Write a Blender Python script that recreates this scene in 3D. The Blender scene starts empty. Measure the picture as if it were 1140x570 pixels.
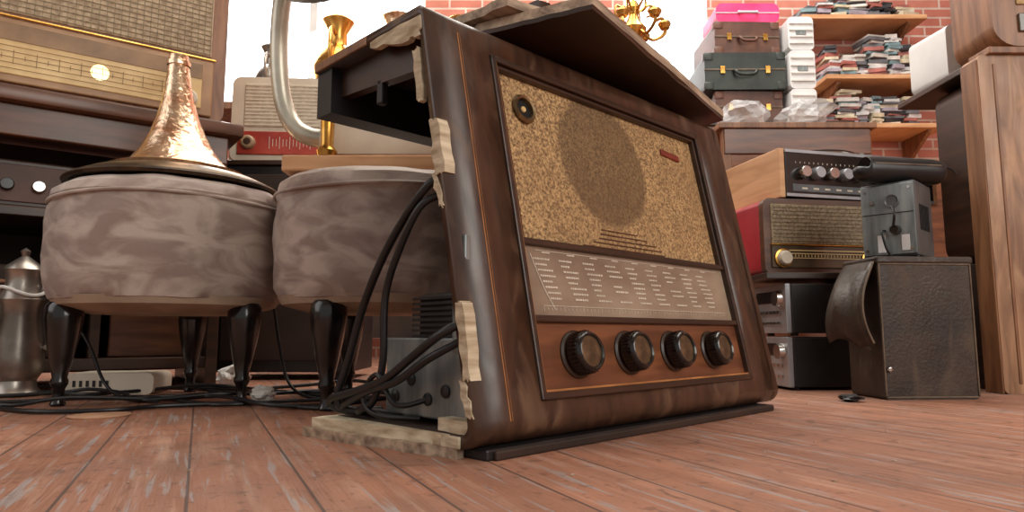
import bpy, bmesh, math, random
from mathutils import Vector, Matrix, noise
R=random.Random(7)
def lin(c):
    def f(v):
        v/=255.0
        return v/12.92 if v<=.04045 else ((v+.055)/1.055)**2.4
    return (f(c[0]),f(c[1]),f(c[2]),1)
# ---------------------------------------------------------------- materials
def M(name,c1,c2=None,sc=8,stretch=(1,1,1),rough=.5,metal=0,bump=.1,coat=0,dist=0,detail=6,lo=.35,hi=.65,alpha=1,emit=0,trans=0,bsc=None,bd=.003,sheen=0,scuff=None):
    m=bpy.data.materials.new(name); m.use_nodes=True
    nt=m.node_tree; N=nt.nodes; L=nt.links; p=N['Principled BSDF']
    if c2 is None: c2=tuple(v*.8 for v in c1)
    tc=N.new('ShaderNodeTexCoord'); mp=N.new('ShaderNodeMapping'); mp.inputs['Scale'].default_value=stretch
    L.new(tc.outputs['Object'],mp.inputs['Vector'])
    n=N.new('ShaderNodeTexNoise'); n.inputs['Scale'].default_value=sc; n.inputs['Detail'].default_value=detail
    n.inputs['Distortion'].default_value=dist
    L.new(mp.outputs[0],n.inputs['Vector'])
    r=N.new('ShaderNodeValToRGB'); r.color_ramp.elements[0].position=lo; r.color_ramp.elements[1].position=hi
    r.color_ramp.elements[0].color=lin(c1); r.color_ramp.elements[1].color=lin(c2)
    L.new(n.outputs['Fac'],r.inputs['Fac']); col=r.outputs['Color']
    if scuff:
        s=N.new('ShaderNodeTexNoise'); s.inputs['Scale'].default_value=26; s.inputs['Detail'].default_value=10; s.inputs['Distortion'].default_value=.8
        q=N.new('ShaderNodeMapping'); q.inputs['Scale'].default_value=(1,1,.45); L.new(tc.outputs['Object'],q.inputs['Vector']); L.new(q.outputs[0],s.inputs['Vector'])
        mr=N.new('ShaderNodeMapRange'); mr.inputs[1].default_value=.56; mr.inputs[2].default_value=.72; mr.inputs[4].default_value=.5; L.new(s.outputs['Fac'],mr.inputs[0])
        x=N.new('ShaderNodeMix'); x.data_type='RGBA'; L.new(mr.outputs[0],x.inputs[0]); L.new(col,x.inputs[6]); x.inputs[7].default_value=lin(scuff); col=x.outputs[2]
        m3=N.new('ShaderNodeMapRange'); m3.inputs[1].default_value=.35; m3.inputs[2].default_value=.7; m3.inputs[3].default_value=rough*.8; m3.inputs[4].default_value=rough*1.5; L.new(s.outputs['Fac'],m3.inputs[0]); L.new(m3.outputs[0],p.inputs['Roughness'])
    else: p.inputs['Roughness'].default_value=rough
    L.new(col,p.inputs['Base Color'])
    p.inputs['Metallic'].default_value=metal; p.inputs['Sheen Weight'].default_value=sheen
    p.inputs['Coat Weight'].default_value=coat; p.inputs['Coat Roughness'].default_value=.2
    if trans: p.inputs['Transmission Weight'].default_value=trans
    if alpha<1: p.inputs['Alpha'].default_value=alpha
    if emit:
        L.new(col,p.inputs['Emission Color']); p.inputs['Emission Strength'].default_value=emit
    if bump:
        b=N.new('ShaderNodeBump'); b.inputs['Strength'].default_value=bump; b.inputs['Distance'].default_value=bd
        src=n
        if bsc:
            src=N.new('ShaderNodeTexNoise'); src.inputs['Scale'].default_value=bsc; src.inputs['Detail'].default_value=4
            L.new(tc.outputs['Object'],src.inputs['Vector'])
        L.new(src.outputs['Fac'],b.inputs['Height']); L.new(b.outputs[0],p.inputs['Normal'])
    return m
def brickmat(name,c1,c2,cm,w,h,mort,rotz=0,vertical=False,rough=.8,floor=False):
    m=bpy.data.materials.new(name); m.use_nodes=True
    nt=m.node_tree; N=nt.nodes; L=nt.links; p=N['Principled BSDF']
    tc=N.new('ShaderNodeTexCoord'); vec=tc.outputs['Object']
    if vertical:
        s=N.new('ShaderNodeSeparateXYZ'); c=N.new('ShaderNodeCombineXYZ'); L.new(vec,s.inputs[0])
        ad=N.new('ShaderNodeMath'); ad.operation='ADD'; L.new(s.outputs[0],ad.inputs[0]); L.new(s.outputs[1],ad.inputs[1])
        L.new(ad.outputs[0],c.inputs[0]); L.new(s.outputs[2],c.inputs[1]); vec=c.outputs[0]
    mp=N.new('ShaderNodeMapping'); mp.inputs['Rotation'].default_value=(0,0,rotz); L.new(vec,mp.inputs['Vector'])
    b=N.new('ShaderNodeTexBrick'); b.inputs['Scale'].default_value=1; b.inputs['Brick Width'].default_value=w
    b.inputs['Row Height'].default_value=h; b.inputs['Mortar Size'].default_value=mort; b.inputs['Mortar Smooth'].default_value=.3
    b.inputs['Color1'].default_value=lin(c1); b.inputs['Color2'].default_value=lin(c2); b.inputs['Mortar'].default_value=lin(cm)
    L.new(mp.outputs[0],b.inputs['Vector'])
    col=b.outputs['Color']
    def mix(fac,a,bc,mode='MIX'):
        x=N.new('ShaderNodeMix'); x.data_type='RGBA'; x.blend_type=mode
        if isinstance(fac,float): x.inputs[0].default_value=fac
        else: L.new(fac,x.inputs[0])
        L.new(a,x.inputs[6])
        if isinstance(bc,tuple): x.inputs[7].default_value=bc
        else: L.new(bc,x.inputs[7])
        return x.outputs[2]
    def nz(scale,st,lo,hi,detail=6,dist=0.,a=0.,bb=1.):
        q=N.new('ShaderNodeMapping'); q.inputs['Scale'].default_value=st; L.new(mp.outputs[0],q.inputs['Vector'])
        n=N.new('ShaderNodeTexNoise'); n.inputs['Scale'].default_value=scale; n.inputs['Detail'].default_value=detail; n.inputs['Distortion'].default_value=dist
        L.new(q.outputs[0],n.inputs['Vector'])
        r=N.new('ShaderNodeMapRange'); r.inputs[1].default_value=lo; r.inputs[2].default_value=hi; r.inputs[3].default_value=a; r.inputs[4].default_value=bb
        L.new(n.outputs['Fac'],r.inputs[0]); return r.outputs[0]
    bp=N.new('ShaderNodeBump'); bp.inputs['Distance'].default_value=.003; bp.inputs['Strength'].default_value=.5
    if floor:
        seam=b.outputs['Fac']
        col=mix(nz(2.2,(1,22,1),.36,.68,9,.1,0,.5),col,lin((122,82,62)))
        col=mix(nz(5,(1,14,1),.54,.72,12,.3,0,.5),col,lin((196,158,134)))
        col=mix(nz(6,(1.5,1.2,1),.46,.70,12,.5,0,.5),col,lin((122,92,78)))
        col=mix(nz(9,(1,16,1),.585,.65,10,.6,0,.65),col,lin((152,148,148)))
        col=mix(nz(24,(1.2,1,1),.62,.68,10,1.,0,.5),col,lin((88,60,48)))
        col=mix(nz(90,(1,1.3,1),.60,.68,3,.3,0,.5),col,lin((92,62,48)))
        sm=N.new('ShaderNodeMath'); sm.operation='MULTIPLY'; sm.inputs[1].default_value=.75; L.new(seam,sm.inputs[0])
        col=mix(sm.outputs[0],col,lin((82,60,52)))
        L.new(nz(9,(1,3,1),.35,.7,8,0,.42,.8),p.inputs['Roughness'])
        h1=nz(14,(1,12,1),.2,.8,9)
        L.new(h1,bp.inputs['Height']); bp.inputs['Strength'].default_value=.5
    else:
        col=mix(nz(9,(1,1,1),.35,.7,6,0,0,.5),col,lin((150,84,68)))
        p.inputs['Roughness'].default_value=rough
        inv=N.new('ShaderNodeMath'); inv.operation='SUBTRACT'; inv.inputs[0].default_value=1; L.new(b.outputs['Fac'],inv.inputs[1])
        L.new(inv.outputs[0],bp.inputs['Height'])
    L.new(col,p.inputs['Base Color']); L.new(bp.outputs[0],p.inputs['Normal'])
    return m

wood_dark=M('wood_dark',(42,28,20),(66,43,30),6,(1,1,7),.42,bump=.05,coat=.15,dist=.6)
wood_veneer=M('wood_veneer',(54,35,25),(78,52,36),10,(7,7,1),.36,bump=.08,coat=.15,dist=.4,scuff=(128,98,72))
wood_red=M('wood_red',(92,54,34),(132,82,52),7,(1,8,8),.36,bump=.04,coat=.25,dist=.4)
wood_mid=M('wood_mid',(112,74,48),(154,108,74),7,(8,8,1),.45,bump=.06,coat=.1,dist=.5)
wood_table=M('wood_table',(76,48,33),(108,70,48),7,(1,8,8),.38,bump=.05,coat=.2,dist=.4)
wood_orange=M('wood_orange',(196,144,100),(226,178,132),6,(1,1,7),.5,bump=.05,dist=.4)
wood_raw=M('wood_raw',(166,146,118),(222,208,180),14,(1,2,8),.85,bump=.5,detail=8)
wood_grey=M('wood_grey',(112,92,76),(190,168,144),10,(1,9,9),.65,bump=.3,detail=8,lo=.3,hi=.65)
wood_inside=M('wood_inside',(38,26,19),(58,41,31),8,(1,5,1),.7)
inlay=M('inlay',(150,96,54),(186,128,76),20,rough=.45,bump=0)
black_gloss=M('black_gloss',(16,13,13),(28,22,21),10,rough=.2,bump=.03,coat=.4)
black_plastic=M('black_plastic',(22,21,22),(38,36,37),10,rough=.45)
rubber=M('rubber',(14,14,15),(28,28,30),20,rough=.4,bump=.02)
chrome=M('chrome',(170,168,165),(205,200,195),12,rough=.22,metal=1,bump=.02)
silver=M('silver',(150,152,158),(186,188,192),9,rough=.38,metal=.6,bump=.02)
pewter=M('pewter',(120,112,104),(186,178,168),10,rough=.34,metal=.85,bump=.15)
brass=M('brass',(190,136,60),(236,188,104),16,rough=.26,metal=1,bump=.1)
copper=M('copper_hammered',(206,158,124),(250,222,188),24,rough=.24,metal=1,bump=.8,lo=.4,hi=.6,bsc=80)
dish_m=M('dish_bronze',(44,36,30),(120,96,70),16,rough=.36,metal=.8,bump=.15)
bronze=M('bronze_tube',(150,146,132),(206,200,182),10,rough=.32,metal=.5,bump=.06)
fabric=M('satin_velvet',(146,126,116),(186,170,158),10,(1,1,2.4),.65,bump=.5,dist=.9,detail=6,lo=.42,hi=.60,bsc=20,bd=.007,sheen=.2)
fabric_under=M('underlining',(160,140,120),(186,166,144),14,rough=.9)
cream=M('cream',(206,194,174),(230,218,198),8,rough=.5)
white=M('white_plastic',(214,214,214),(236,236,234),8,rough=.45)
paper=M('paper',(200,196,190),(230,228,222),10,rough=.9)
crumb=M('crumb',(120,90,70),(206,190,170),300,rough=.9,bump=0)
grey_metal=M('grey_painted_metal',(112,120,122),(156,164,164),9,(6,6,1),.36,metal=.5,bump=.1)
grey_dark=M('grey_dark_metal',(80,82,84),(110,112,114),9,rough=.45,metal=.4)
leather=M('leather_brown_black',(38,29,23),(64,50,40),12,rough=.42,bump=.3,bsc=160,scuff=(98,80,62))
leather_edge=M('leather_edge',(84,70,56),(120,102,82),20,rough=.6,bump=.4)
leather_brown=M('leather_brown',(74,46,36),(104,68,52),10,rough=.45,bump=.3,bsc=120)
leather_green=M('leather_green',(30,38,36),(50,58,52),10,rough=.45,bump=.3,bsc=120)
red=M('red_lacquer',(160,34,46),(190,60,68),8,rough=.4,coat=.1)
pink=M('pink_plastic',(224,40,100),(240,70,130),8,rough=.4)
dial_gold=M('dial_gold',(190,156,100),(220,190,134),12,rough=.4,emit=.15)
dial_lit=M('dial_lamp',(255,214,120),(255,236,170),12,rough=.4,emit=3)
dial_brown=M('dial_glass',(124,106,90),(164,146,126),7,(1,1,2),.3,coat=.3,bump=0,detail=8)
dial_dark=M('dial_dark',(58,46,36),(104,86,60),6,rough=.22,coat=.5,bump=0)
letter=M('lettering',(204,192,174),(224,214,198),30,rough=.6,bump=0)
cloth_gold=M('cloth_gold',(150,118,74),(206,172,118),120,(1,1,1),.65,bump=.4,lo=.35,hi=.65)
cloth_dark=M('cloth_brown',(118,104,82),(166,148,118),200,rough=.7,bump=.3)
glass_bright=M('window_daylight',(236,244,255),(255,255,255),2,rough=.5,bump=0,emit=3.5)
plaster=M('plaster',(160,146,132),(186,172,156),3,rough=.9,bump=.2)
plastic_wrap=M('plastic_wrap',(205,208,210),(236,238,240),8,rough=.18,alpha=.45,bump=.8,bsc=40)
black_hole=M('recess_black',(8,7,6),(14,12,10),5,rough=.8,bump=0)

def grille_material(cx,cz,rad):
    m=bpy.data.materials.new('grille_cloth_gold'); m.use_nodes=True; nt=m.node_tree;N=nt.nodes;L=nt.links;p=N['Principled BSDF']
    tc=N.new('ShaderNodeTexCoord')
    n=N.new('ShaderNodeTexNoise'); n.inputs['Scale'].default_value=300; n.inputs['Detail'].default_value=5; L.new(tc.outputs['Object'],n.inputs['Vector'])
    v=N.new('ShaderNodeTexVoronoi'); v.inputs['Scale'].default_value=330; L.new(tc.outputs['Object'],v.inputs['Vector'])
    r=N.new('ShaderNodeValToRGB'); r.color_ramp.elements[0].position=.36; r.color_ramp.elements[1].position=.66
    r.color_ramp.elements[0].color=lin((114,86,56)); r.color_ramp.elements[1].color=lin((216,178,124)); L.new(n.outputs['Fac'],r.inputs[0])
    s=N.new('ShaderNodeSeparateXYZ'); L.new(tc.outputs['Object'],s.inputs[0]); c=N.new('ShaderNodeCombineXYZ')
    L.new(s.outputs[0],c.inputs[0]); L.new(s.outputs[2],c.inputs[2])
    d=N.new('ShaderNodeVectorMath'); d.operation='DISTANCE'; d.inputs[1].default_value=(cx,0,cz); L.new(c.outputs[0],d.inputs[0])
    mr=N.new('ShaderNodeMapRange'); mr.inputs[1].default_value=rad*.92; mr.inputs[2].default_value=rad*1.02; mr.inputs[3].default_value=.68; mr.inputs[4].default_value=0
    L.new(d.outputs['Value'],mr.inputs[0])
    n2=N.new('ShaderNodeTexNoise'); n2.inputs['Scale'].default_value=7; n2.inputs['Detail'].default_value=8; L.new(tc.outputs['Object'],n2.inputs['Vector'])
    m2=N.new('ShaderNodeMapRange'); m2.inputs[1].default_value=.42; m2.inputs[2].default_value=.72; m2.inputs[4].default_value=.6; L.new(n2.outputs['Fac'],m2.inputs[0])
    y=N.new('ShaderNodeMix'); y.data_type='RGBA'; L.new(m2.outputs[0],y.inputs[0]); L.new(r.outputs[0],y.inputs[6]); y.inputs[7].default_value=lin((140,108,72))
    x=N.new('ShaderNodeMix'); x.data_type='RGBA'; L.new(mr.outputs[0],x.inputs[0]); L.new(y.outputs[2],x.inputs[6]); x.inputs[7].default_value=lin((92,70,44))  # darker disc: speaker's shadow behind the cloth, painted into the colour
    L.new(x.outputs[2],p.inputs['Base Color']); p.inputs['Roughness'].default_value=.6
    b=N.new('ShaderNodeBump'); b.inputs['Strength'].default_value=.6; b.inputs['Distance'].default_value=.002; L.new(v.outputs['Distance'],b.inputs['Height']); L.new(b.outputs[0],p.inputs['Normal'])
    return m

# ---------------------------------------------------------------- geometry helpers
def G(name,loc=(0,0,0),rz=0,par=None,rot=None):
    o=bpy.data.objects.new(name,None); bpy.context.collection.objects.link(o)
    o.location=loc; o.rotation_euler=rot if rot else (0,0,math.radians(rz)); o.empty_display_size=.05
    if par: o.parent=par
    return o
def fin(bm,name,mats,par=None,loc=(0,0,0),rot=(0,0,0),smooth=True,recalc=True,ang=38):
    if recalc: bmesh.ops.recalc_face_normals(bm,faces=bm.faces)
    for f in bm.faces: f.smooth=smooth
    if smooth:
        for e in bm.edges:
            if len(e.link_faces)==2 and e.calc_face_angle(0)>math.radians(ang): e.smooth=False
    me=bpy.data.meshes.new(name); bm.to_mesh(me); bm.free()
    if not isinstance(mats,(list,tuple)): mats=[mats]
    for m in mats: me.materials.append(m)
    o=bpy.data.objects.new(name,me); bpy.context.collection.objects.link(o)
    o.location=loc; o.rotation_euler=rot
    if par: o.parent=par
    return o
def box(name,c,s,mat,par=None,rot=(0,0,0),bev=.002,seg=2):
    bm=bmesh.new(); bmesh.ops.create_cube(bm,size=1)
    bmesh.ops.scale(bm,vec=s,verts=bm.verts)
    if bev>0: bmesh.ops.bevel(bm,geom=list(bm.edges),offset=min(bev,min(s)*.45),segments=seg,affect='EDGES',profile=.5)
    return fin(bm,name,mat,par,c,rot,smooth=(bev>.004))
def bx(name,x0,x1,y0,y1,z0,z1,mat,par=None,bev=.002,seg=2):
    return box(name,((x0+x1)/2,(y0+y1)/2,(z0+z1)/2),(x1-x0,y1-y0,z1-z0),mat,par,bev=bev,seg=seg)
def boxes(name,lst,mats,par=None,bev=0.):
    bm=bmesh.new()
    for c,s,rz,mi in lst:
        g=bmesh.ops.create_cube(bm,size=1,matrix=Matrix.Translation(c)@Matrix.Rotation(rz,4,'Z')@Matrix.Diagonal((s[0],s[1],s[2],1)))
        for f in {f for v in g['verts'] for f in v.link_faces}: f.material_index=mi
    return fin(bm,name,mats,par,smooth=False)
def lathe(name,prof,mat,par=None,loc=(0,0,0),rot=(0,0,0),seg=40,wob=0,wsc=12):
    bm=bmesh.new(); rings=[]
    for r,z in prof:
        if r<1e-5: rings.append([bm.verts.new((0,0,z))])
        else:
            ring=[]
            for i in range(seg):
                a=2*math.pi*i/seg; rr=r
                if wob: rr+=wob*noise.noise(Vector((math.cos(a)*r*wsc,math.sin(a)*r*wsc,z*wsc*1.5)))*2
                zz=z+(wob*.7*noise.noise(Vector((math.cos(a)*r*wsc+9,math.sin(a)*r*wsc,z*wsc))) if wob else 0)
                ring.append(bm.verts.new((math.cos(a)*rr,math.sin(a)*rr,zz)))
            rings.append(ring)
    for A,B in zip(rings,rings[1:]):
        if len(A)==1 and len(B)==1: continue
        for i in range(seg):
            j=(i+1)%seg
            if len(A)==1: bm.faces.new((A[0],B[i],B[j]))
            elif len(B)==1: bm.faces.new((A[i],A[j],B[0]))
            else: bm.faces.new((A[i],A[j],B[j],B[i]))
    return fin(bm,name,mat,par,loc,rot)
def cr(P,sub):
    out=[]; n=len(P)
    for i in range(n-1):
        p0=P[max(i-1,0)];p1=P[i];p2=P[i+1];p3=P[min(i+2,n-1)]
        for k in range(sub):
            t=k/sub
            out.append(tuple(.5*((2*b)+(-a+c)*t+(2*a-5*b+4*c-d)*t*t+(-a+3*b-3*c+d)*t**3) for a,b,c,d in zip(p0,p1,p2,p3)))
    out.append(P[-1]); return out
def tube(name,pts,r,mat,par=None,seg=10,sub=7,cap=True):
    if isinstance(r,(int,float)): r=[r]*len(pts)
    C=cr([tuple(p)+(q,) for p,q in zip(pts,r)],sub)
    bm=bmesh.new(); rings=[]; prev=None
    for i,c in enumerate(C):
        a=Vector(C[max(i-1,0)][:3]); b=Vector(C[min(i+1,len(C)-1)][:3]); t=(b-a)
        t=t.normalized() if t.length>1e-9 else Vector((0,0,1))
        if prev is None: x=t.orthogonal().normalized()
        else: x=(prev-t*prev.dot(t)).normalized()
        prev=x; y=t.cross(x)
        rings.append([bm.verts.new(Vector(c[:3])+(x*math.cos(2*math.pi*k/seg)+y*math.sin(2*math.pi*k/seg))*max(c[3],1e-4)) for k in range(seg)])
    for A,B in zip(rings,rings[1:]):
        for k in range(seg):
            bm.faces.new((A[k],A[(k+1)%seg],B[(k+1)%seg],B[k]))
    if cap: bm.faces.new(rings[0]); bm.faces.new(rings[-1])
    return fin(bm,name,mat,par)
def prism(name,pts,z0,z1,mat,par=None,axis='Z',loc=(0,0,0),rot=(0,0,0),bev=0.):
    bm=bmesh.new()
    def mk(p,h):
        if axis=='Z': return (p[0],p[1],h)
        if axis=='X': return (h,p[0],p[1])
        return (p[0],h,p[1])
    a=[bm.verts.new(mk(p,z0)) for p in pts]; b=[bm.verts.new(mk(p,z1)) for p in pts]; n=len(pts)
    bm.faces.new(a); bm.faces.new(b[::-1])
    for i in range(n): bm.faces.new((a[i],a[(i+1)%n],b[(i+1)%n],b[i]))
    if bev:
        bmesh.ops.bevel(bm,geom=[e for e in bm.edges if len(e.link_faces)==2 and e.calc_face_angle(0)>.7],offset=bev,segments=3,affect='EDGES')
    return fin(bm,name,mat,par,loc,rot,smooth=True)
def rrect(x0,x1,z0,z1,r,n=6):
    P=[]
    for cx,cz,a0 in ((x1-r,z1-r,0),(x0+r,z1-r,90),(x0+r,z0+r,180),(x1-r,z0+r,270)):
        for k in range(n+1):
            a=math.radians(a0+90*k/n); P.append((cx+r*math.cos(a),cz+r*math.sin(a)))
    return P
def jag(poly,amp,n=5):
    out=[]
    for i,p in enumerate(poly):
        q=poly[(i+1)%len(poly)]
        for k in range(n):
            t=k/n; out.append((p[0]+(q[0]-p[0])*t+(R.uniform(-amp,amp) if k else 0),p[1]+(q[1]-p[1])*t+(R.uniform(-amp,amp) if k else 0)))
    return out
OUT=(math.radians(90),0,0)  # lathe axis turned to face local -Y

# ---------------------------------------------------------------- room
floor_m=brickmat('floor_boards',(174,120,94),(154,104,80),(82,58,48),1.6,.085,.0014,math.radians(-115),floor=True)
brick_m=brickmat('red_brick',(184,110,94),(200,130,112),(214,196,182),.17,.05,.006,0,True)
bx('floor',-3,3,-2,4,-.05,0,floor_m,bev=0)
def wall_with_holes(name,holes):
    lst=[]; xs=[-3]
    for (a,b,c,d) in holes:
        lst.append((((xs[-1]+a)/2,3.36,1.4),(a-xs[-1],.12,2.8),0,0))
        lst.append((((a+b)/2,3.36,c/2),(b-a,.12,c),0,0)); lst.append((((a+b)/2,3.36,(d+2.8)/2),(b-a,.12,2.8-d),0,0)); xs.append(b)
    lst.append((((xs[-1]+3)/2,3.36,1.4),(3-xs[-1],.12,2.8),0,0))
    boxes(name,lst,[brick_m])
W1=(-1.62,-.45,1.25,2.3); W2=(.58,1.02,1.15,2.3)
wall_with_holes('wall_back',[W1,W2])
bx('wall_left',-3.1,-3,-2,3.42,0,2.8,plaster,bev=0)
bx('wall_right',3,3.1,-2,3.42,0,2.8,brick_m,bev=0)
bx('ceiling',-3.1,3.1,-2,3.42,2.8,2.9,plaster,bev=0)
for i,(a,b,c,d) in enumerate((W1,W2)):
    g=G('window_%d'%(i+1))
    bx('pane',a,b,3.35,3.36,c,d,glass_bright,g,bev=0)
    for k in (a+.02,b-.02,(a+b)/2): bx('mullion',k-.02,k+.02,3.31,3.35,c,d,white,g)
    for k in (c+.02,d-.02,(c+d)/2+.1): bx('rail',a,b,3.315,3.345,k-.02,k+.02,white,g)
    bx('sill',a-.04,b+.04,3.24,3.36,c-.03,c,white,g)

# ---------------------------------------------------------------- main radio
W=.645; H=.484; LN=.206
RX,RY,RZ=(-.028,.630,44.5)
rad=G('table_radio_cabinet',(RX,RY,0),RZ)
th=math.atan(LN)
def arc(cx,cz,r,a0,a1,n=6): return [(cx+r*math.cos(math.radians(a0+(a1-a0)*k/n)),cz+r*math.sin(math.radians(a0+(a1-a0)*k/n))) for k in range(n+1)]
zb=.010
r1=.022; r2=.014
c1z=zb+r1; c1y=LN*c1z+r1/math.cos(th)
c2z=H-r2; c2y=LN*c2z+r2/math.cos(th)
thd=math.degrees(th)
prof=[(.255+LN*zb,zb),(.15,zb)]+arc(c1y,c1z,r1,270,180-thd,7)
for z in (.0565,.15,.25,.35,.444): prof.append((LN*z,z))
prof+=arc(c2y,c2z,r2,180-thd,90,5)+[(.2,H),(.342,H)]
iz0=[i for i,p in enumerate(prof) if abs(p[1]-.0565)<1e-6][0]; iz1=[i for i,p in enumerate(prof) if abs(p[1]-.444)<1e-6][0]
X0,X1,Z0,Z1=.098,.556,.0575,.4530; ZD0,ZD1=.142,.2275
S=[0,.05,X0,.35,X1,.60,W-.012]
bm=bmesh.new(); V=[[bm.verts.new((s,p[0],p[1])) for s in S] for p in prof]
for i in range(len(prof)-1):
    for j in range(len(S)-1):
        if iz0<=i<iz1 and X0-.001<(S[j]+S[j+1])/2<X1+.001: continue
        bm.faces.new((V[i][j],V[i][j+1],V[i+1][j+1],V[i+1][j]))
sh=fin(bm,'shell',[wood_veneer,wood_inside],rad,recalc=False,ang=50)
so=sh.modifiers.new('thick','SOLIDIFY'); so.thickness=.013; so.offset=-1; so.material_offset=1; so.material_offset_rim=0
prism('side_panel',prof,W-.018,W,wood_veneer,rad,axis='X',bev=.007)
fp=G('front_panel',par=rad,rot=(-th,0,0))
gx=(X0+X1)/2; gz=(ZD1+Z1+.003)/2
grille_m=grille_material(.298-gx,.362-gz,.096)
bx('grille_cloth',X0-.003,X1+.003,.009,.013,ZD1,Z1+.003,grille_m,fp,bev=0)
bx('dial_scale',X0-.003,X1+.003,.006,.012,ZD0,ZD1,dial_brown,fp,bev=0)
bx('knob_board',X0-.003,X1+.003,.005,.012,Z0-.002,ZD0,wood_red,fp,bev=0)
def frame(nm,x0,x1,z0,z1,w,y0,y1,mat):
    bx(nm+'_bottom',x0,x1,y0,y1,z0,z0+w,mat,fp,bev=.0015); bx(nm+'_top',x0,x1,y0,y1,z1-w,z1,mat,fp,bev=.0015)
    bx(nm+'_left',x0,x0+w,y0,y1,z0,z1,mat,fp,bev=.0015); bx(nm+'_right',x1-w,x1,y0,y1,z0,z1,mat,fp,bev=.0015)
frame('outer_moulding',X0-.006,X1+.006,Z0-.006,Z1+.006,.008,-.003,.010,wood_dark)
bx('fillet_bottom',X0+.002,X1-.002,-.0015,.010,Z0+.002,Z0+.0045,inlay,fp,bev=.0005)
bx('fillet_left',X0+.002,X0+.0035,-.0015,.010,Z0+.002,Z1-.002,inlay,fp,bev=.0005)
frame('grille_bezel',X0+.0035,X1-.003,ZD1,Z1-.003,.005,.001,.012,wood_dark)
bx('dial_rail_top',X0,X1,.0,.012,ZD1-.003,ZD1+.003,wood_dark,fp,bev=.001)
bx('dial_rail',X0,X1,-.001,.012,ZD0-.007,ZD0+.001,wood_dark,fp,bev=.002)
bx('inlay_line',.044,.0452,-.0004,.001,.035,.472,inlay,fp,bev=0)
bx('inlay_line',.0475,.0479,-.0004,.001,.035,.472,inlay,fp,bev=0)
knob_cap=M('knob_cap',(96,86,68),(140,126,100),60,rough=.28,metal=.7,bump=.2)
for kx in (.166,.265,.365,.468):
    k=G('control_knob',(kx,.005,.099),0,fp)
    lathe('escutcheon',[(0,.0),(.0275,0),(.0275,.002),(.025,.004),(0,.004)],wood_dark,k,rot=OUT)
    prof_k=[(0,.004),(.021,.004),(.0235,.007),(.0235,.020),(.0215,.024),(.0195,.0252),(.0178,.0238),(.0178,.0225)]
    lathe('grip',prof_k,black_gloss,k,rot=OUT)
    lathe('cap',[(.0179,.0222),(.016,.0232),(.012,.0226),(.004,.0245),(0,.0245)],knob_cap,k,rot=OUT)
    boxes('ribs',[((math.cos(a)*.0237,-.0135,math.sin(a)*.0237),(.0018,.012,.0018),0,0) for a in [2*math.pi*i/32 for i in range(32)]],[black_gloss],k)
e=G('tuning_eye',(.146,.009,.404),0,fp)
lathe('ring',[(.0125,0),(.0180,0),(.019,.004),(.0165,.007),(.0135,.006),(.0125,.001)],M('eye_ring',(90,74,54),(150,126,92),40,rough=.35,metal=.8),e,rot=OUT)
lathe('tube_face',[(0,.0015),(.006,.0015),(.0135,.001)],black_hole,e,rot=OUT)
lathe('tube_cap',[(0,.0035),(.0035,.003),(.004,.0015)],dial_gold,e,rot=OUT)
box('badge',(.476,.007,.408),(.05,.003,.010),M('badge_red',(120,44,36),(156,72,58),40,rough=.4,metal=.3),fp,rot=(0,math.radians(4),0),bev=.001)
boxes('speaker_slats',[((.31+.01*math.sin(k),.0085,.236+k*.0062),(.18-.025*k,.002,.0012),0,0) for k in range(5)],[wood_table],fp)
L_=[]
for c in range(9):
    for r_ in range(9):
        z=ZD0+.015+r_*.0066; x=.142+c*.044-(r_-4)*.0028
        if r_==0 or c in(3,6) and r_ in(2,5): continue
        w=R.uniform(.014,.028); q=x-.012
        while q<x-.012+w:
            l=R.uniform(.0015,.004); L_.append(((q+l/2,.0056,z),(l,.0008,.0022),0,0)); q+=l+.0010
for r_ in range(2): L_.append(((.33,.0056,ZD0+.013+r_*.065),(.41,.0006,.0006),0,0))
for c in range(60): L_.append(((.125+c*.0069,.0056,ZD0+.0095),(.0006,.0006,.003 if c%5 else .006),0,0))
for c in range(9): L_.append(((.142+c*.044,.0056,ZD1-.0095),(.014,.0006,.0016),0,0))
boxes('dial_lettering',L_,[letter],fp)
tube('dial_pointer_mark',[(.115,.0055,ZD1-.012),(.129,.0055,ZD0+.035),(.144,.0055,ZD0+.008)],.0007,letter,fp,seg=5)
bx('plinth',.012,W-.04,.006,.235,0,.0105,black_plastic,rad,bev=.002)
bx('plinth_front_rail',.02,W-.03,.001,.02,0,.009,wood_inside,rad)
bx('bottom_edge_raw',-.0025,.008,.03,.257,.0102,.0215,wood_raw,rad,bev=.001)
prism('bottom_board_torn',jag([(.0,.035),(-.014,.12),(-.037,.272),(.05,.285),(.03,.05)],.0025,9),.0,.0105,wood_grey,rad)
prism('bottom_board_ply',jag([(-.001,.045),(-.010,.12),(-.031,.262),(.04,.268),(.02,.05)],.0022,9),.0107,.0225,wood_raw,rad)
prism('glue_block',jag([(.003,.012),(.05,.015),(.05,.075),(.004,.07)],.003),.0235,.036,wood_raw,rad)
for (ya,yb,za,zc) in ((.014,.026,.075,.15),(.057,.073,.285,.345),(.010,.02,.04,.075),(.058,.066,.25,.285)):
    prism('edge_raw_ply',jag([(ya,za),(yb,za),(yb+.012,zc),(ya+.014,zc)],.0025),-.0018,.012,wood_raw,rad,axis='X')
prism('edge_raw_ply',jag([(.125,H-.036),(.205,H-.020),(.205,H-.013),(.104,H-.013),(.104,H-.036)],.003),-.0015,.006,wood_raw,rad,axis='X')
prism('edge_raw_ply',jag([(.108,H-.11),(.099,H-.11),(.106,H-.05),(.118,H-.05)],.003),-.0015,.006,wood_raw,rad,axis='X')
bx('top_edge_veneer',-.002,.004,.215,.342,H-.0128,H-.001,wood_mid,rad,bev=.001)
prism('top_batten_rear',[(.305,H-.075),(.342,H-.075),(.342,H-.013),(.305,H-.013)],.004,.61,black_plastic,rad,axis='X')
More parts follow.
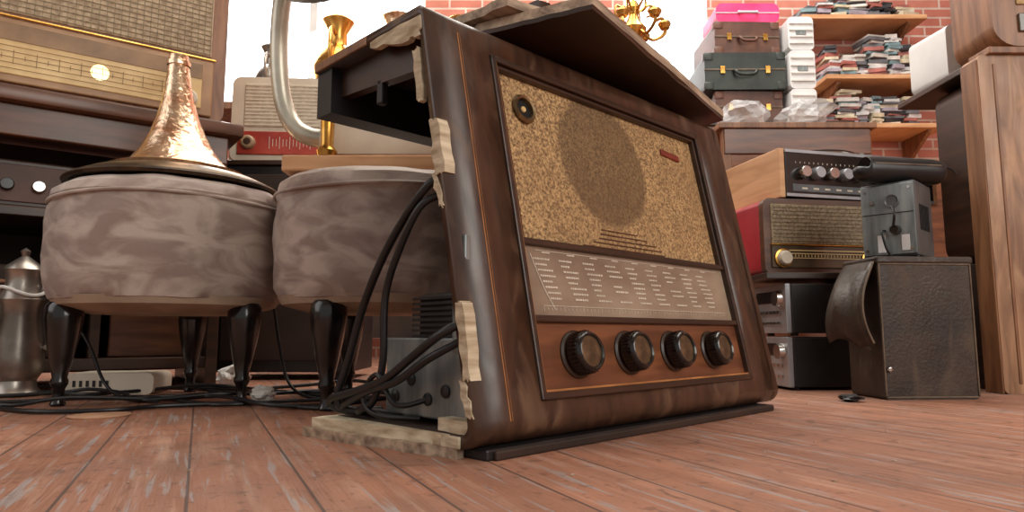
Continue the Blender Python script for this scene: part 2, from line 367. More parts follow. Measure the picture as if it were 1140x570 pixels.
prism('top_cleat',[(.122,H-.062),(.305,H-.05),(.305,H-.013),(.118,H-.013)],.02,.034,wood_dark,rad,axis='X')
bx('batten_peg',.02,.03,.21,.222,H-.082,H-.05,black_plastic,rad)
box('baffle',(.33,.094,.26),(.50,.008,.40),wood_inside,rad,rot=(-th,0,0))
lathe('speaker_frame',[(.095,0),(.10,.004),(.06,.04),(.035,.045),(.035,.075),(0,.075)],grey_dark,rad,loc=(.31,.122,.33),rot=(math.radians(-90)-th,0,0))
ch=G('chassis',(0,0,0),0,rad)
bx('chassis_box',.03,.50,.07,.20,.03,.10,grey_metal,ch,bev=.003)
bx('chassis_end_plate',.022,.03,.045,.19,.03,.115,grey_metal,ch,bev=.002)
bx('tuning_bracket',.012,.02,.040,.060,.10,.22,grey_metal,ch,bev=.002)
for zz in (.13,.16,.19): lathe('bracket_bolt',[(0,.003),(.003,.003),(.003,0)],chrome,ch,loc=(.012,.050,zz),rot=(0,math.radians(-90),0),seg=8)
for k,(yy,zz) in enumerate(((.08,.06),(.11,.05),(.14,.07),(.17,.05))): lathe('socket',[(0,.004),(.004,.004),(.007,.002),(.007,0)],black_plastic,ch,loc=(.022,yy,zz),rot=(0,math.radians(-90),0),seg=14)
bx('mains_transformer',.04,.12,.075,.155,.10,.165,black_plastic,ch,bev=.006)
boxes('transformer_core',[((.08,.115,.105+i*.006),(.09,.088,.003),0,0) for i in range(10)],[black_plastic],ch)
for (x,y) in ((.17,.12),(.22,.16),(.27,.10),(.33,.15)):
    lathe('valve',[(0,.0),(.014,0),(.014,.02),(.012,.022),(.014,.03),(.014,.06),(.008,.072),(0,.075)],black_gloss,ch,loc=(x,y,.10),seg=18)
cb=[
 ([(.02,.074,.285),(.0,.088,.275),(-.004,.1455,.223),(-.004,.195,.16),(-.006,.226,.09),(-.010,.242,.045),(.0,.23,.031),(.03,.17,.029)],.0048),
 ([(.02,.076,.268),(-.002,.095,.255),(-.008,.125,.21),(-.008,.150,.16),(-.006,.155,.09),(-.004,.175,.046),(-.004,.205,.032),(.03,.215,.029)],.0042),
 ([(.015,.03,.135),(-.008,.05,.12),(-.012,.095,.095),(-.012,.14,.072),(-.012,.2,.055),(-.014,.25,.043),(-.004,.245,.031),(.02,.19,.029)],.0045),
 ([(.01,.035,.115),(-.008,.07,.095),(-.012,.12,.07),(-.010,.17,.058),(-.008,.225,.040),(.0,.238,.031),(.04,.225,.029)],.0042),
 ([(.022,.11,.05),(-.006,.13,.045),(-.01,.16,.075),(-.008,.19,.05),(-.004,.17,.031),(.02,.12,.029)],.003),
]
for p,r in cb: tube('cable',p,r,rubber,rad,seg=10)
tb=G('broken_veneer_board',(RX,RY,H+.0215),rot=(math.radians(-3.5),0,math.radians(RZ)))
prism('board',jag([(.115,.150),(.178,.004),(.664,.094),(.65,.27),(.13,.30)],.0018,9),0,.006,wood_dark,tb)
prism('board_top_ply',jag([(.12,.145),(.178,.003),(.663,.092),(.64,.26),(.14,.28)],.0012,9),.006,.019,wood_grey,tb)
tb2=G('splintered_wood_board',(RX,RY,H+.042),rot=(math.radians(-3.5),0,math.radians(RZ)))
prism('board',jag([(.09,.24),(.12,.09),(.33,.05),(.37,.20),(.30,.27)],.004,8),0,.012,wood_grey,tb2)
prism('split_layer',jag([(.11,.23),(.17,.085),(.30,.09),(.29,.22)],.005,8),.0125,.024,wood_dark,tb2)

# ---------------------------------------------------------------- ottomans
def ottoman(loc,rz,leg_r=.165,top=.382):
    g=G('round_ottoman',loc,rz)
    d=top-.382
    lathe('cushion',[(0,.172),(.10,.166),(.165,.168),(.188,.178),(.196,.195),(.199,.22),(.200,.25),(.200,.28),(.201,.31),(.200,.332),(.197,.345),(.200,.352),(.195,.366+d),(.180,.376+d),(.15,.381+d),(0,.383+d)],fabric,g,seg=128,wob=.0036,wsc=17)
    lathe('underside',[(0,.156),(.13,.154),(.182,.168),(.190,.182)],fabric_under,g,seg=64)
    pts=[(math.cos(a)*.2005,math.sin(a)*.2005,.346+d+.0025*math.sin(3*a)) for a in [2*math.pi*i/36 for i in range(37)]]
    tube('piping',pts,.003,fabric,g,seg=8,sub=3)
    for k in range(3):
        a=math.radians(90+120*k)
        lathe('leg',[(0,0),(.010,0),(.012,.004),(.0085,.012),(.009,.028),(.013,.036),(.0135,.041),(.011,.047),(.017,.075),(.025,.115),(.029,.145),(.028,.165),(.022,.172),(0,.172)],black_gloss,g,loc=(math.cos(a)*leg_r,math.sin(a)*leg_r,0),seg=28)
    return g
ottoman((-.630,1.235,0),12)
ottoman((-.226,1.212,0),37,top=.39)
hn=G('gramophone_horn',(-.632,1.235,.384))
lathe('horn_bell',[(.112,.030),(.100,.038),(.082,.054),(.064,.080),(.050,.108),(.038,.140),(.029,.175),(.0225,.212),(.0185,.248),(.0165,.268),(.0135,.268)],copper,hn,seg=64,rot=(0,math.radians(-2.5),0))
lathe('dish',[(.172,.002),(.177,.004),(.171,.012),(.148,.023),(.120,.031),(.104,.036)],dish_m,hn,seg=64)
lathe('rolled_rim',[(.165,-.001),(.181,-.002),(.184,.003),(.181,.007),(.170,.008)],M('rim_dark',(40,32,26),(84,66,48),20,rough=.4,metal=.6),hn,seg=64)
lathe('dish_ring',[(.118,.030),(.121,.036),(.115,.038),(.112,.034)],copper,hn,seg=64)
lathe('neck_ring',[(.0165,.245),(.021,.247),(.021,.255),(.0165,.258)],copper,hn,seg=30,loc=(-.0105,0,0))

gp=G('gramophone',(-.235,1.225,.392))
bx('plank',-.155,.14,-.125,.12,0,.028,wood_orange,gp,bev=.003)
bx('case',-.105,.125,-.085,.10,.029,.15,cream,gp,bev=.006)
bx('case_trim',-.110,.130,-.090,.105,.029,.04,wood_mid,gp,bev=.003)
lathe('turntable',[(0,.15),(.09,.15),(.092,.156),(.09,.16),(0,.162)],black_plastic,gp,loc=(.01,.005,0))
lathe('brass_post',[(.0,.03),(.016,.03),(.018,.04),(.011,.05),(.012,.1),(.010,.13),(.012,.14),(0,.145)],brass,gp,loc=(-.085,-.102,0),seg=24)
tube('horn_arm',[(-.10,-.03,.085),(-.132,-.03,.086),(-.165,-.03,.105),(-.188,-.03,.150),(-.200,-.03,.23),(-.203,-.025,.32),(-.197,-.02,.40)],.0165,bronze,gp,seg=20)
tube('horn',[(-.197,-.02,.40),(-.186,-.03,.46),(-.16,-.10,.49),(-.125,-.17,.43),(-.10,-.205,.345)],[.018,.024,.04,.070,.105],pewter,gp,seg=40,cap=False)

# ---------------------------------------------------------------- left furniture
sb=G('sideboard',(-.70,1.60,0),36)
bx('top',-1.25,.03,-.03,.40,.598,.630,wood_table,sb,bev=.006)
bx('apron',-1.22,.0,-.005,.015,.53,.597,wood_table,sb,bev=.003)
bx('side_right',-.025,.0,0,.39,0,.597,wood_dark,sb)
bx('side_left',-1.22,-1.195,0,.39,0,.597,wood_dark,sb)
bx('back',-1.2,-.02,.375,.39,.02,.597,wood_inside,sb)
bx('shelf',-1.2,-.02,.01,.375,.365,.385,wood_dark,sb)
bx('shelf_lower',-1.2,-.02,.01,.375,.04,.065,wood_dark,sb)
bx('divider',-.26,-.24,.02,.375,.065,.365,wood_dark,sb)
for k,(x0,x1,z1,m) in enumerate(((-.22,-.05,.22,wood_table),(-.50,-.30,.2,wood_inside),(-.80,-.55,.25,wood_dark))):
    g=G('storage_box',(-.70,1.60,.0655),36); bx('body',x0,x1,.06,.30,0,z1,m,g,bev=.004); bx('lid',x0-.004,x1+.004,.056,.304,z1*.8,z1*.84,wood_mid,g); lathe('clasp',[(0,.006),(.008,.006),(.010,0)],brass,g,loc=((x0+x1)/2,.056,z1*.8),rot=OUT,seg=14)
am=G('valve_amplifier',(-.70,1.60,.3855),36)
bx('body',-.46,-.27,.03,.25,0,.10,wood_dark,am,bev=.004)
bx('face',-.45,-.28,.026,.03,.01,.09,M('face_brown',(62,38,29),(90,58,44),10,rough=.5),am)
for x in (-.425,-.37,-.325): lathe('knob',[(0,.014),(.011,.014),(.013,.01),(.013,0)],chrome if x==-.37 else black_gloss,am,loc=(x,.026,.045),rot=OUT,seg=20)

br=G('large_console_radio',(-.715,1.60,.631),36)
prism('case',rrect(-.64,0,0,.42,.03),0,.24,wood_mid,br,axis='Y',bev=.008)
bx('grille',-.60,-.035,-.004,.004,.165,.395,M('grille_beige',(160,138,110),(204,184,152),70,(1,1,1),.6,bump=.5),br)
boxes('grille_weave',[((-.32,-.0045,.17+i*.012),(.56,.002,.002),0,0) for i in range(19)]+[((-.597+i*.0147,-.0045,.28),(.0016,.002,.225),0,0) for i in range(39)],[cloth_dark],br)
bx('dial_surround',-.61,-.03,-.010,.0,.012,.150,M('frame_tan',(150,112,76),(184,146,106),10,rough=.4),br,bev=.003)
bx('dial_plate',-.60,-.055,-.014,-.009,.028,.138,dial_gold,br)
bx('dial_strip_dark',-.60,-.055,-.0155,-.0135,.10,.138,M('strip_tan',(120,90,60),(160,126,86),10,rough=.4),br)
boxes('dial_scale_lines',[((-.33,-.0155,.040+i*.012),(.50,.001,.0010),0,0) for i in range(5)]+[((-.58+i*.02,-.0155,.065),(.0012,.001,.01 if i%2 else .03),0,0) for i in range(26)],[M('scale_line',(150,116,70),None,20)],br)
lathe('dial_lamp_spot',[(0,.002),(.014,.0015),(.018,0)],dial_lit,br,loc=(-.265,-.014,.068),rot=OUT,seg=24)
for x in (-.565,-.085): lathe('knob',[(0,.02),(.016,.02),(.02,.016),(.021,0)],cream,br,loc=(x,-.014,.045),rot=OUT,seg=28)
bx('gold_trim',-.615,-.025,-.012,-.006,.152,.157,brass,br)

cs=G('dark_cabinet',(-.775,1.74,0))
bx('body',0,.36,0,.26,.02,.565,black_plastic,cs,bev=.004); bx('top',-.002,.37,-.01,.265,.565,.578,wood_dark,cs)
bx('door_panel',.02,.34,-.006,0,.05,.54,wood_inside,cs)
for x in (.03,.33): bx('foot',x-.02,x+.02,.02,.06,0,.02,black_plastic,cs)
lathe('door_knob',[(0,.012),(.008,.01),(.005,0)],brass,cs,loc=(.05,-.006,.3),rot=OUT,seg=14)
sr=G('small_table_radio',(-.758,1.745,.579),4)
prism('case',rrect(0,.255,0,.235,.022),0,.14,cream,sr,axis='Y',bev=.005)
bx('grille',.035,.24,-.004,.0,.095,.215,M('grille_mesh',(186,172,150),(214,202,180),60,rough=.6),sr)
boxes('grille_bars',[((.137,-.0045,.10+i*.010),(.2,.0025,.003),0,0) for i in range(12)],[cream],sr)
bx('dial',.02,.245,-.006,.0,.018,.082,M('dial_red',(150,44,36),(186,78,60),14,rough=.3),sr,bev=.002)
boxes('dial_ticks',[((.105+i*.009,-.0068,.05),(.0012,.001,.02 if i%3 else .034),0,0) for i in range(15)],[letter],sr)
lathe('knob',[(0,.014),(.014,.014),(.018,.010),(.019,0)],M('knob_tan',(176,148,116),None,8,rough=.4),sr,loc=(.05,-.006,.05),rot=OUT,seg=28)
lathe('knob_centre',[(0,.017),(.009,.016),(.010,.013)],wood_dark,sr,loc=(.05,-.006,.05),rot=OUT,seg=24)

jg=G('pewter_jug',(-.955,1.30,0),20)
lathe('body',[(0,0),(.040,0),(.044,.006),(.036,.016),(.034,.03),(.043,.045),(.044,.075),(.038,.11),(.033,.15),(.034,.17),(.039,.185),(.034,.195),(.028,.22),(.030,.235),(.034,.243),(.030,.25),(.016,.262),(.006,.27),(.009,.28),(0,.287)],pewter,jg,seg=36)
tube('handle',[(.036,0,.21),(.065,0,.215),(.075,0,.18),(.066,0,.12),(.043,0,.09)],.0045,pewter,jg)
tube('spout',[(-.034,0,.15),(-.05,0,.18),(-.062,0,.215)],[.01,.007,.005],pewter,jg)
tube('rope',[(math.cos(a)*.037,math.sin(a)*.037,.20+.008*math.sin(2*a)) for a in [i*.4 for i in range(30)]],.0035,paper,jg,seg=6,sub=3)
rt=G('network_router',(-.80,1.375,0),8)
prism('body',rrect(-.085,.085,0,.042,.012),-.05,.05,cream,rt,axis='Y',bev=.004)
boxes('vents',[((-.06+i*.012,-.0505,.022),(.005,.002,.012),0,0) for i in range(6)],[black_plastic],rt)
def crumple(name,loc,r,mat,sq=.6,seed=1,par=None):
    bm=bmesh.new(); bmesh.ops.create_icosphere(bm,subdivisions=3,radius=r)
    for v in bm.verts:
        d=noise.noise(v.co/r*1.7+Vector((seed,3,1)))*.55+noise.noise(v.co/r*4+Vector((seed,0,5)))*.2
        v.co*=1+d; v.co.z*=sq
    mn=min(v.co.z for v in bm.verts)
    for v in bm.verts: v.co.z-=mn
    return fin(bm,name,mat,par,loc,smooth=False)
crumple('crumpled_paper',(-.43,1.17,0),.018,paper,.8,2); crumple('crumpled_paper',(-.62,1.50,0),.03,paper,.7,5)
crumple('plaster_chip',(-.93,1.14,0),.012,paper,.4,7)
lathe('cardboard_disc',[(0,0),(.040,0),(.041,.002),(0,.003)],M('card_brown',(160,116,88),(186,144,112),14,rough=.9),None,loc=(-.60,.99,.0),seg=30)
cg=G('floor_cables')
for i in range(8):
    y0=1.08+.05*i; pts=[]
    for k in range(11):
        x=-1.05+.085*k+R.uniform(-.02,.02); pts.append((x,y0+.06*math.sin(k*1.1+i*1.7)+R.uniform(-.015,.015),.0045+(.012*R.random() if i%2 else 0)))
    tube('cable',pts,R.choice([.003,.004,.0035]),rubber,cg,seg=8,sub=5)
tube('cable',[(-.86,1.30,.11),(-.84,1.28,.14),(-.80,1.27,.10),(-.76,1.26,.03),(-.70,1.22,.005),(-.6,1.15,.005)],.003,rubber,cg)
tube('cable',[(-.47,1.32,.17),(-.45,1.30,.1),(-.42,1.27,.03),(-.36,1.22,.005),(-.25,1.2,.005)],.003,rubber,cg)

# ---------------------------------------------------------------- right side electronics
hs=G('compact_hifi_stack',(.590,1.425,0),4)
for i,z in enumerate((.006,.120)):
    bx('body_%d'%i,.006,.20,0,.155,z,z+.106,black_plastic,hs,bev=.003)
    bx('face_%d'%i,-.006,.006,.0,.155,z,z+.106,silver,hs,bev=.002)
    bx('display_%d'%i,-.0075,-.005,.05,.14,z+.065,z+.092,black_gloss,hs)
    boxes('buttons_%d'%i,[((-.008,.03+k*.018,z+.045),(.004,.012,.007),0,0) for k in range(6)]+[((-.008,.03+k*.018,z+.022),(.004,.012,.005),0,0) for k in range(6)],[chrome],hs)
    lathe('volume_%d'%i,[(0,.012),(.016,.012),(.018,0)],chrome,hs,loc=(-.006,.027,z+.075),rot=(0,math.radians(-90),0),seg=24)
    for yy in(.02,.13):
        for xx in(.02,.18): lathe('foot',[(0,-.006),(.008,-.006),(.008,0),(0,0)],rubber,hs,loc=(xx,yy,z),seg=12)
st=G('low_stand',(.0,0,0))
bx('top',.545,.97,1.425,1.78,.236,.25,wood_dark,st)
for x in(.84,.95):
    for y in(1.45,1.76): bx('leg',x-.012,x+.012,y-.012,y+.012,0,.236,wood_dark,st)
bx('leg_rear',.56,.584,1.75,1.774,0,.236,wood_dark,st)
rr=G('red_dial_radio',(.560,1.475,.2505),10)
prism('case',rrect(0,.36,0,.170,.016),0.004,.19,red,rr,axis='Y',bev=.005)
prism('front_board',rrect(-.001,.361,-.0,.171,.016),-.008,.010,wood_table,rr,axis='Y',bev=.003)
bx('grille',.016,.344,-.011,-.007,.068,.158,cloth_dark,rr)
boxes('grille_ribs',[((.18,-.0115,.074+i*.0085),(.32,.0012,.0008),0,0) for i in range(10)],[dial_dark],rr)
bx('dial',.014,.346,-.013,-.006,.014,.064,dial_dark,rr,bev=.002)
boxes('dial_scale',[((.15,-.0138,.046),(.18,.001,.0015),0,0),((.15,-.0138,.036),(.18,.001,.0012),0,0),((.15,-.0138,.053),(.19,.001,.002),0,0)]+[((.07+i*.008,-.0138,.041),(.001,.001,.006),0,0) for i in range(22)],[dial_gold],rr)
bx('trim',.012,.348,-.015,-.010,.064,.067,brass,rr)
for x in (.040,.255):
    lathe('knob',[(0,.016),(.013,.016),(.016,.012),(.017,0)],cream,rr,loc=(x,-.013,.035),rot=OUT,seg=28)
    lathe('knob_ring',[(.017,0),(.021,.0),(.021,.004),(.017,.005)],brass,rr,loc=(x,-.013,.035),rot=OUT,seg=28)
tt=G('stereo_record_player',(.605,1.475,.4225),14)
bx('wood_side',0,.014,0,.23,.002,.116,wood_orange,tt,bev=.002)
bx('wood_side_right',.42,.434,0,.23,.002,.116,wood_orange,tt,bev=.002)
bx('body',.014,.42,.006,.225,.012,.104,black_plastic,tt)
bx('front_face',.014,.42,-.003,.006,.010,.108,black_gloss,tt,bev=.002)
bx('face_trim',.014,.42,-.005,-.001,.004,.012,silver,tt,bev=.001)
bx('face_trim_top',.014,.42,-.005,.008,.106,.114,silver,tt,bev=.001)
bx('lower_strip',.03,.40,-.005,-.002,.016,.034,grey_dark,tt)
for i,x in enumerate((.055,.092,.129,.166,.203,.26,.31,.36)):
    lathe('knob',[(0,.020),(.012,.020),(.0135,.017),(.0145,0)],chrome if i%2==0 else silver,tt,loc=(x,-.003,.060),rot=OUT,seg=24)
boxes('face_marks',[((.04+i*.012,-.0036,.084),(.0012,.001,.004),0,0) for i in range(30)]+[((.06+i*.03,-.0056,.024),(.014,.001,.004),0,0) for i in range(10)],[letter],tt)
lathe('platter',[(0,.114),(.11,.114),(.112,.118),(.11,.124),(.03,.125),(0,.126)],black_gloss,tt,loc=(.17,.115,0),seg=48)
lathe('platter_rim',[(.112,.113),(.115,.116),(.112,.12)],chrome,tt,loc=(.17,.115,0),seg=48)
tube('tonearm',[(.32,.19,.113),(.32,.19,.140),(.31,.12,.142),(.27,.05,.132)],.004,chrome,tt)

lc=G('leather_instrument_case',(.674,1.225,0),4)
prism('body',rrect(0,.182,0,.255,.010),0,.105,leather,lc,axis='Y',bev=.004)
for z in (.003,.246): bx('edge_binding',.004,.178,-.002,.003,z,z+.003,leather_edge,lc,bev=.001)
for x in (.001,.178): bx('edge_binding',x,x+.003,-.002,.003,.006,.249,leather_edge,lc,bev=.001)
bx('lid',-.003,.186,-.003,.108,.248,.262,leather,lc,bev=.004)
bm=bmesh.new(); rows=[]
for i in range(9):
    t=i/8
    rows.append([bm.verts.new((-.004-.030*math.sin(t*2.6)-.004*j*t+.0020*math.sin(j*1.3+i),.005+.011*j-.012*t,.252-.150*t-.008*math.sin(j*.8)*t)) for j in range(9)])
for i in range(8):
    for j in range(8): bm.faces.new((rows[i][j],rows[i][j+1],rows[i+1][j+1],rows[i+1][j]))
fl=fin(bm,'side_flap',leather,lc); fm=fl.modifiers.new('t','SOLIDIFY'); fm.thickness=.004; fm.offset=0
tube('flap_binding',[(-.004-.030*math.sin(t*2.6),.004-.012*t,.252-.150*t) for t in [i/8 for i in range(9)]],.002,leather_edge,lc,seg=6,sub=2)
tube('strap',[(-.01,.02,.09),(-.028,.02,.11),(-.02,.03,.16),(-.01,.04,.22)],.004,leather,lc,seg=6)
lathe('snap',[(0,.004),(.004,.003),(.005,0)],chrome,lc,loc=(.01,-.003,.055),rot=OUT,seg=12)

gb=G('grey_metal_instrument',(.768,1.247,.2625),-46)
bx('body',-.098,.0,-.0,.105,.004,.150,grey_dark,gb,bev=.003)
bx('front_plate',-.096,-.002,-.004,.0,.008,.146,grey_metal,gb,bev=.0015)
bx('plate_seam',-.094,-.004,-.0048,-.003,.088,.0895,black_hole,gb,bev=0)
lathe('meter',[(0,.002),(.010,.002),(.012,.004),(.013,.003),(.013,0)],grey_dark,gb,loc=(-.040,-.004,.112),rot=OUT,seg=28)
lathe('dial_knob',[(0,.014),(.008,.014),(.010,0)],black_gloss,gb,loc=(-.036,-.004,.055),rot=OUT,seg=20)
lathe('jack',[(0,.006),(.004,.006),(.006,0)],chrome,gb,loc=(-.075,-.004,.112),rot=OUT,seg=14)
for x in(-.088,-.010):
    for z in (.018,.136): lathe('screw',[(0,.002),(.003,.002),(.003,0)],chrome,gb,loc=(x,-.004,z),rot=OUT,seg=10)
boxes('label',[((-.020,-.005,.03),(.014,.001,.03),0,0),((-.062,-.005,.03),(.014,.001,.034),0,0)],[white],gb)
boxes('vent_slots',[((.0005,.02+.008*i,.08),(.001,.003,.05),0,0) for i in range(8)],[black_hole],gb)
for x,y in((-.09,.005),(-.005,.005),(-.09,.095),(-.005,.095)): lathe('foot',[(0,0),(.004,0),(.004,.004)],rubber,gb,loc=(x,y,0),seg=10)
tube('lead',[(-.055,-.006,.055),(-.055,-.022,.05),(-.05,-.02,.02),(-.045,-.014,.006)],.0025,rubber,gb)
tube('lead',[(-.036,-.02,.06),(-.03,-.03,.08),(-.036,-.02,.10)],.0025,rubber,gb)
bg=G('black_lens_pouch',(.690,1.285,.4403),6)
tube('body',[(0,0,.004),(.002,0,0),(.02,0,.0),(.10,0,-.001),(.150,0,-.002),(.166,0,-.003),(.168,0,-.003)],[.010,.023,.026,.026,.025,.019,.006],rubber,bg,seg=28)
tube('seam',[(.012,-.024,.008),(.08,-.0265,.006),(.150,-.024,.006)],.0012,leather_edge,bg,seg=6)
tube('pull_cord',[(.16,-.01,.01),(.175,-.02,.0),(.18,-.025,-.012)],.002,rubber,bg,seg=6)

vc=G('veneered_cabinet',(.975,1.34,0),0)
prism('side_panel',rrect(0,.5,.0,.70,.012),0,.05,M('walnut_figured',(128,92,66),(182,140,104),6,(7,7,1),.42,bump=.05,coat=.15,dist=.8,scuff=(206,170,134)),vc,axis='Y',bev=.004)
bx('edge_band',-.004,.0,.0,.05,.0,.69,wood_mid,vc)
bx('front_stile',.03,.036,-.002,0,.02,.68,wood_mid,vc)
bx('top_cap',.02,.52,-.01,.055,.70,.715,wood_mid,vc)
up=G('bentwood_radio',(1.010,1.335,.716),-4)
prism('case',rrect(0,.36,0,.25,.05),0,.14,wood_mid,up,axis='Y',bev=.008)
bx('speaker_cloth',.05,.32,-.004,0,.09,.21,cloth_gold,up); bx('dial',.05,.32,-.005,0,.03,.07,dial_dark,up)
lathe('knob',[(0,.014),(.014,.014),(.016,0)],cream,up,loc=(.20,-.005,.05),rot=OUT,seg=24)
dc=G('dark_bentwood_case',(1.030,1.44,.275),0)
outer=rrect(0,.42,0,.425,.045,8); inner=rrect(.016,.404,.016,.409,.031,8)
bm=bmesh.new()
n=len(outer); ao=[bm.verts.new((p[0],0,p[1])) for p in outer]; ai=[bm.verts.new((p[0],0,p[1])) for p in inner]
bo=[bm.verts.new((p[0],.13,p[1])) for p in outer]; bi=[bm.verts.new((p[0],.13,p[1])) for p in inner]
for i in range(n):
    j=(i+1)%n
    bm.faces.new((ao[i],ao[j],ai[j],ai[i])); bm.faces.new((ao[i],ao[j],bo[j],bo[i])); bm.faces.new((ai[i],ai[j],bi[j],bi[i])); bm.faces.new((bo[i],bo[j],bi[j],bi[i]))
fin(bm,'shell',wood_dark,dc)
prism('rear_board',inner,.10,.11,wood_inside,dc,axis='Y')
bx('top_slab',-.02,.43,-.02,.25,.425,.440,wood_dark,dc)
pb=G('clear_plastic_bag',(1.028,1.412,.455))
crumple('bag',(0,0,0),.024,plastic_wrap,1.5,6,pb); tube('cord',[(0,0,.06),(.001,0,.15),(0,0,.246)],.0012,white,pb,seg=6)
ub=G('dark_crate',(0,0,0)); bx('body',1.02,1.42,1.45,1.60,.02,.272,wood_inside,ub)
for za in(.01,.10,.19): bx('front_slat',1.015,1.425,1.442,1.45,za,za+.06,wood_dark,ub)
bx('base',1.02,1.42,1.45,1.60,0,.02,wood_dark,ub)
wb=G('white_appliance',(1.035,1.52,.716),8)
prism('body',rrect(0,.16,0,.14,.02),0,.12,white,wb,axis='Y',bev=.006); bx('blue_panel',.02,.14,-.004,0,.06,.12,M('panel_blue',(120,180,210),(150,205,230),6,rough=.3),wb)
for x in(.04,.08,.12): lathe('button',[(0,.006),(.009,.006),(.010,0)],chrome,wb,loc=(x,-.002,.03),rot=OUT,seg=18)

# ---------------------------------------------------------------- suitcases on tall cabinet
tc_=G('storage_cupboard',(.80,2.72,0))
bx('body',0,.62,0,.42,.0,.985,wood_mid,tc_); bx('top',-.015,.635,-.015,.43,.985,1.005,wood_dark,tc_)
for x in(.03,.32): bx('door',x,x+.27,-.012,0,.05,.95,wood_red,tc_)
for x in(.28,.34): lathe('pull',[(0,.02),(.01,.015),(.006,0)],brass,tc_,loc=(x,-.012,.5),rot=OUT,seg=14)
def suitcase(loc,w,h,mat,rz=0,d=.30):
    g=G('suitcase',loc,rz)
    prism('shell',rrect(0,w,0,h,.022),0,d,mat,g,axis='Y',bev=.01)
    bx('seam',-.002,w+.002,-.003,.004,h*.52,h*.56,leather_edge,g,bev=.001)
    for x in (0,w-.035):
        bx('corner',x-.003,x+.038,-.004,.03,-.001,.035,mat,g,bev=.006); bx('corner',x-.003,x+.038,-.004,.03,h-.035,h+.001,mat,g,bev=.006)
    for x in (w*.22,w*.78): bx('latch',x-.010,x+.010,-.008,-.002,h*.42,h*.62,brass,g,bev=.001)
    tube('handle',[(w*.36,-.004,h*.5),(w*.37,-.02,h*.46),(w*.42,-.026,h*.36),(w*.58,-.026,h*.36),(w*.63,-.02,h*.46),(w*.64,-.004,h*.5)],.007,mat,g)
    return g
z=1.006
suitcase((.875,2.77,z),.29,.150,leather_brown,1); suitcase((.83,2.76,z+.153),.345,.165,leather_green,-1); suitcase((.885,2.78,z+.321),.285,.150,leather_brown,2)
def crate(loc,w,h,d=.25):
    g=G('plastic_crate',loc)
    prism('shell',rrect(0,w,0,h,.02),0,d,white,g,axis='Y',bev=.006)
    boxes('ribs',[((w/2,-.003,h*.2+i*h*.2),(w*.9,.006,.006),0,0) for i in range(4)],[paper],g)
    bx('handle_slot',w*.3,w*.7,-.004,.0,h*.45,h*.62,grey_metal,g)
for zz,hh in ((z,.15),(z+.151,.17),(z+.322,.15)): crate((1.188,2.74,zz),.11,hh)
pk=G('pink_record_case',(.90,2.80,z+.474)); prism('shell',rrect(0,.28,0,.09,.03),0,.2,pink,pk,axis='Y',bev=.008); tube('handle',[(.10,-.003,.05),(.11,-.02,.04),(.17,-.02,.04),(.18,-.003,.05)],.005,white,pk); bx('seam',.0,.28,-.003,.0,.043,.047,white,pk)
pt=G('side_table',(.72,2.25,0)); bx('top',0,.55,0,.3,.83,.85,wood_mid,pt)
for x in(.03,.52):
    for y in(.03,.27): bx('leg',x-.015,x+.015,y-.015,y+.015,0,.83,wood_mid,pt)
bx('apron',.02,.53,.01,.03,.74,.83,wood_red,pt)
crumple('plastic_wrapped_bundle',(.86,2.40,.851),.085,plastic_wrap,.6,4); crumple('plastic_wrapped_bundle',(1.08,2.38,.851),.085,plastic_wrap,.6,8)
def wshelf(loc,w,dep=.24):
    g=G('bracket_shelf',loc)
    bx('board',0,w,0,dep,0,.022,wood_orange,g,bev=.002)
    for x in(.06,w-.08):
        prism('bracket',[(dep,-.13),(dep,0),(.03,0),(.03,-.012),(dep-.015,-.13)],x,x+.018,wood_mid,g,axis='X')
cols=[M('case_%d'%i,c,None,20,rough=.35,bump=0) for i,c in enumerate([(226,222,214),(110,112,118),(180,110,100),(130,160,166),(226,214,184),(222,220,218),(180,172,186),(54,54,58)])]
def stacks(name,x0,x1,y,z0,hmax):
    lst=[]; x=x0
    while x<x1:
        w=R.uniform(.05,.10); zz=z0; top=z0+R.uniform(.45,1)*hmax
        while zz<top:
            h=R.uniform(.008,.022); lst.append(((x+w/2+R.uniform(-.012,.012),y+R.uniform(-.01,.01),zz+h/2),(w*R.uniform(.8,1.1),.12,h-.001),R.uniform(-.3,.3),R.randrange(8))); zz+=h
        x+=w+.006
    boxes(name,lst,cols)
for (x,zz,w,hm) in ((1.50,1.325,.56,.22),(1.46,1.085,.60,.18),(1.40,1.625,.6,.12)):
    wshelf((x,3.055,zz),w); stacks('media_case_pile',x+.03,x+w-.11,3.165,zz+.0225,hm)
wshelf((2.3,3.055,1.30),.55); stacks('media_case_pile',2.34,2.7,3.165,1.3225,.2)
wc=G('wooden_cabinet',(1.55,2.88,0)); bx('body',0,.8,0,.38,0,.86,wood_mid,wc); bx('top',-.01,.81,-.01,.39,.86,.88,wood_orange,wc); bx('door',.03,.38,-.01,0,.05,.82,wood_red,wc); bx('door',.42,.77,-.01,0,.05,.82,wood_red,wc)
hl=G('brass_pendant_lamp',(.335,1.75,.95))
lathe('body',[(0,-.05),(.008,-.045),(.012,-.03),(.03,-.015),(.035,.0),(.02,.02),(.012,.04),(.018,.06),(.01,.08),(0,.085)],brass,hl,seg=28)
for i in range(6):
    a=i*math.pi/3; c,s=math.cos(a),math.sin(a)
    tube('arm',[(c*.02,s*.02,0),(c*.05,s*.05,-.03),(c*.085,s*.085,-.01),(c*.08,s*.08,.03),(c*.06,s*.06,.025)],.0045,brass,hl,seg=8)
    lathe('cup',[(0,0),(.012,.002),(.018,.015),(.016,.02)],brass,hl,loc=(c*.085,s*.085,.0),seg=18)
    tube('scroll',[(c*.015,s*.015,.05),(c*.045,s*.045,.07),(c*.05,s*.05,.045),(c*.035,s*.035,.035)],.003,brass,hl,seg=6)
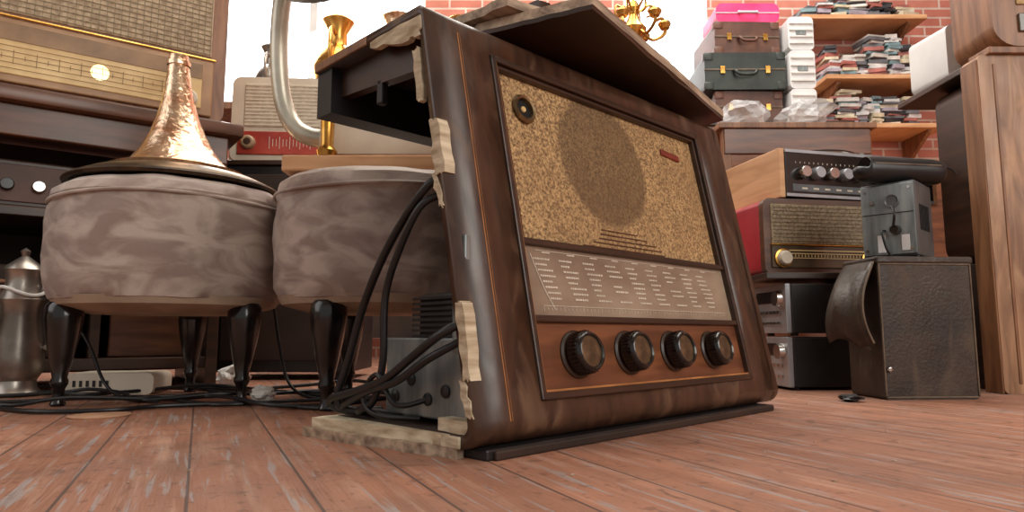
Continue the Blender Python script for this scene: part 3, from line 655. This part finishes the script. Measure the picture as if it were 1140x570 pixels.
tube('chain',[(0,0,.08),(0,0,1.0),(0,0,1.85)],.004,brass,hl,seg=8)
bt=G('display_table',(-1.0,2.6,0)); bx('top',-.3,1.35,0,.4,1.02,1.05,wood_mid,bt)
for x in(-.26,1.3):
    for y in(.04,.36): bx('leg',x-.02,x+.02,y-.02,y+.02,0,1.02,wood_mid,bt)
bx('backboard',-.26,1.3,.36,.38,.1,1.02,wood_inside,bt)
for i,(x,m,s,nm) in enumerate(((-1.04,pewter,1.,'pewter_urn'),(-.76,brass,1.4,'brass_vase'),(-.50,copper,1.45,'copper_vase'),(-.22,brass,1.4,'brass_vase'),(.08,brass,1.2,'brass_vase'))):
    v=G(nm,(x,2.78,1.051)); v.scale=(s,s,s)
    lathe('body',[(0,0),(.05,0),(.052,.008),(.03,.02),(.025,.04),(.06,.09),(.075,.14),(.06,.19),(.03,.22),(.028,.26),(.05,.30),(.046,.305),(.02,.26),(0,.25)],m,v,seg=36)
    tube('handle',[(0,-.03,.25),(0,-.07,.25),(0,-.088,.2),(0,-.072,.14)],.006,m,v)
lst=[]
for i in range(90):
    s=R.uniform(.0008,.0022); lst.append(((R.uniform(-1,1.1),R.uniform(.5,1.25),s*.25),(s*2,s,s*.5),R.uniform(0,3),0))
boxes('floor_debris',lst,[crumb])
crumple('black_cloth_scrap',(.60,1.20,0),.018,black_plastic,.3,9)

# ---------------------------------------------------------------- light
def area(name,loc,tgt,size,e,col):
    l=bpy.data.lights.new(name,'AREA'); l.energy=e; l.size=size; l.color=col; o=bpy.data.objects.new(name,l); bpy.context.collection.objects.link(o)
    o.location=loc; o.rotation_euler=(Vector(tgt)-Vector(loc)).to_track_quat('-Z','Y').to_euler(); return o
area('shop_window_light',(2.0,-1.3,1.6),(.1,1.2,.2),1.8,56,(1,.965,.90))
area('ceiling_light',(0,1.7,2.7),(0,1.7,0),2.0,66,(1,.955,.87))
area('side_fill_light',(-2.4,.2,1.6),(-.3,1.2,.2),1.8,15,(.97,.98,1))  # added fill lamp from the left; that wall has no window
area('rear_room_light',(.9,2.3,2.6),(1.2,3.1,1.2),1.0,26,(1,.97,.92))
area('rear_window_light',(-1.1,3.2,1.8),(-.3,1.0,.2),1.0,36,(1,.94,.84))
w=bpy.data.worlds.new('world'); bpy.context.scene.world=w; w.use_nodes=True
w.node_tree.nodes['Background'].inputs[0].default_value=(1,.97,.93,1); w.node_tree.nodes['Background'].inputs[1].default_value=.42
cam=bpy.data.cameras.new('camera'); co=bpy.data.objects.new('camera',cam); bpy.context.collection.objects.link(co)
co.location=(0,0,.12); co.rotation_euler=(math.radians(96.61),0,0); cam.sensor_width=36; cam.lens=23.43; cam.clip_start=.01
bpy.context.scene.camera=co
bpy.context.scene.view_settings.view_transform='Standard'
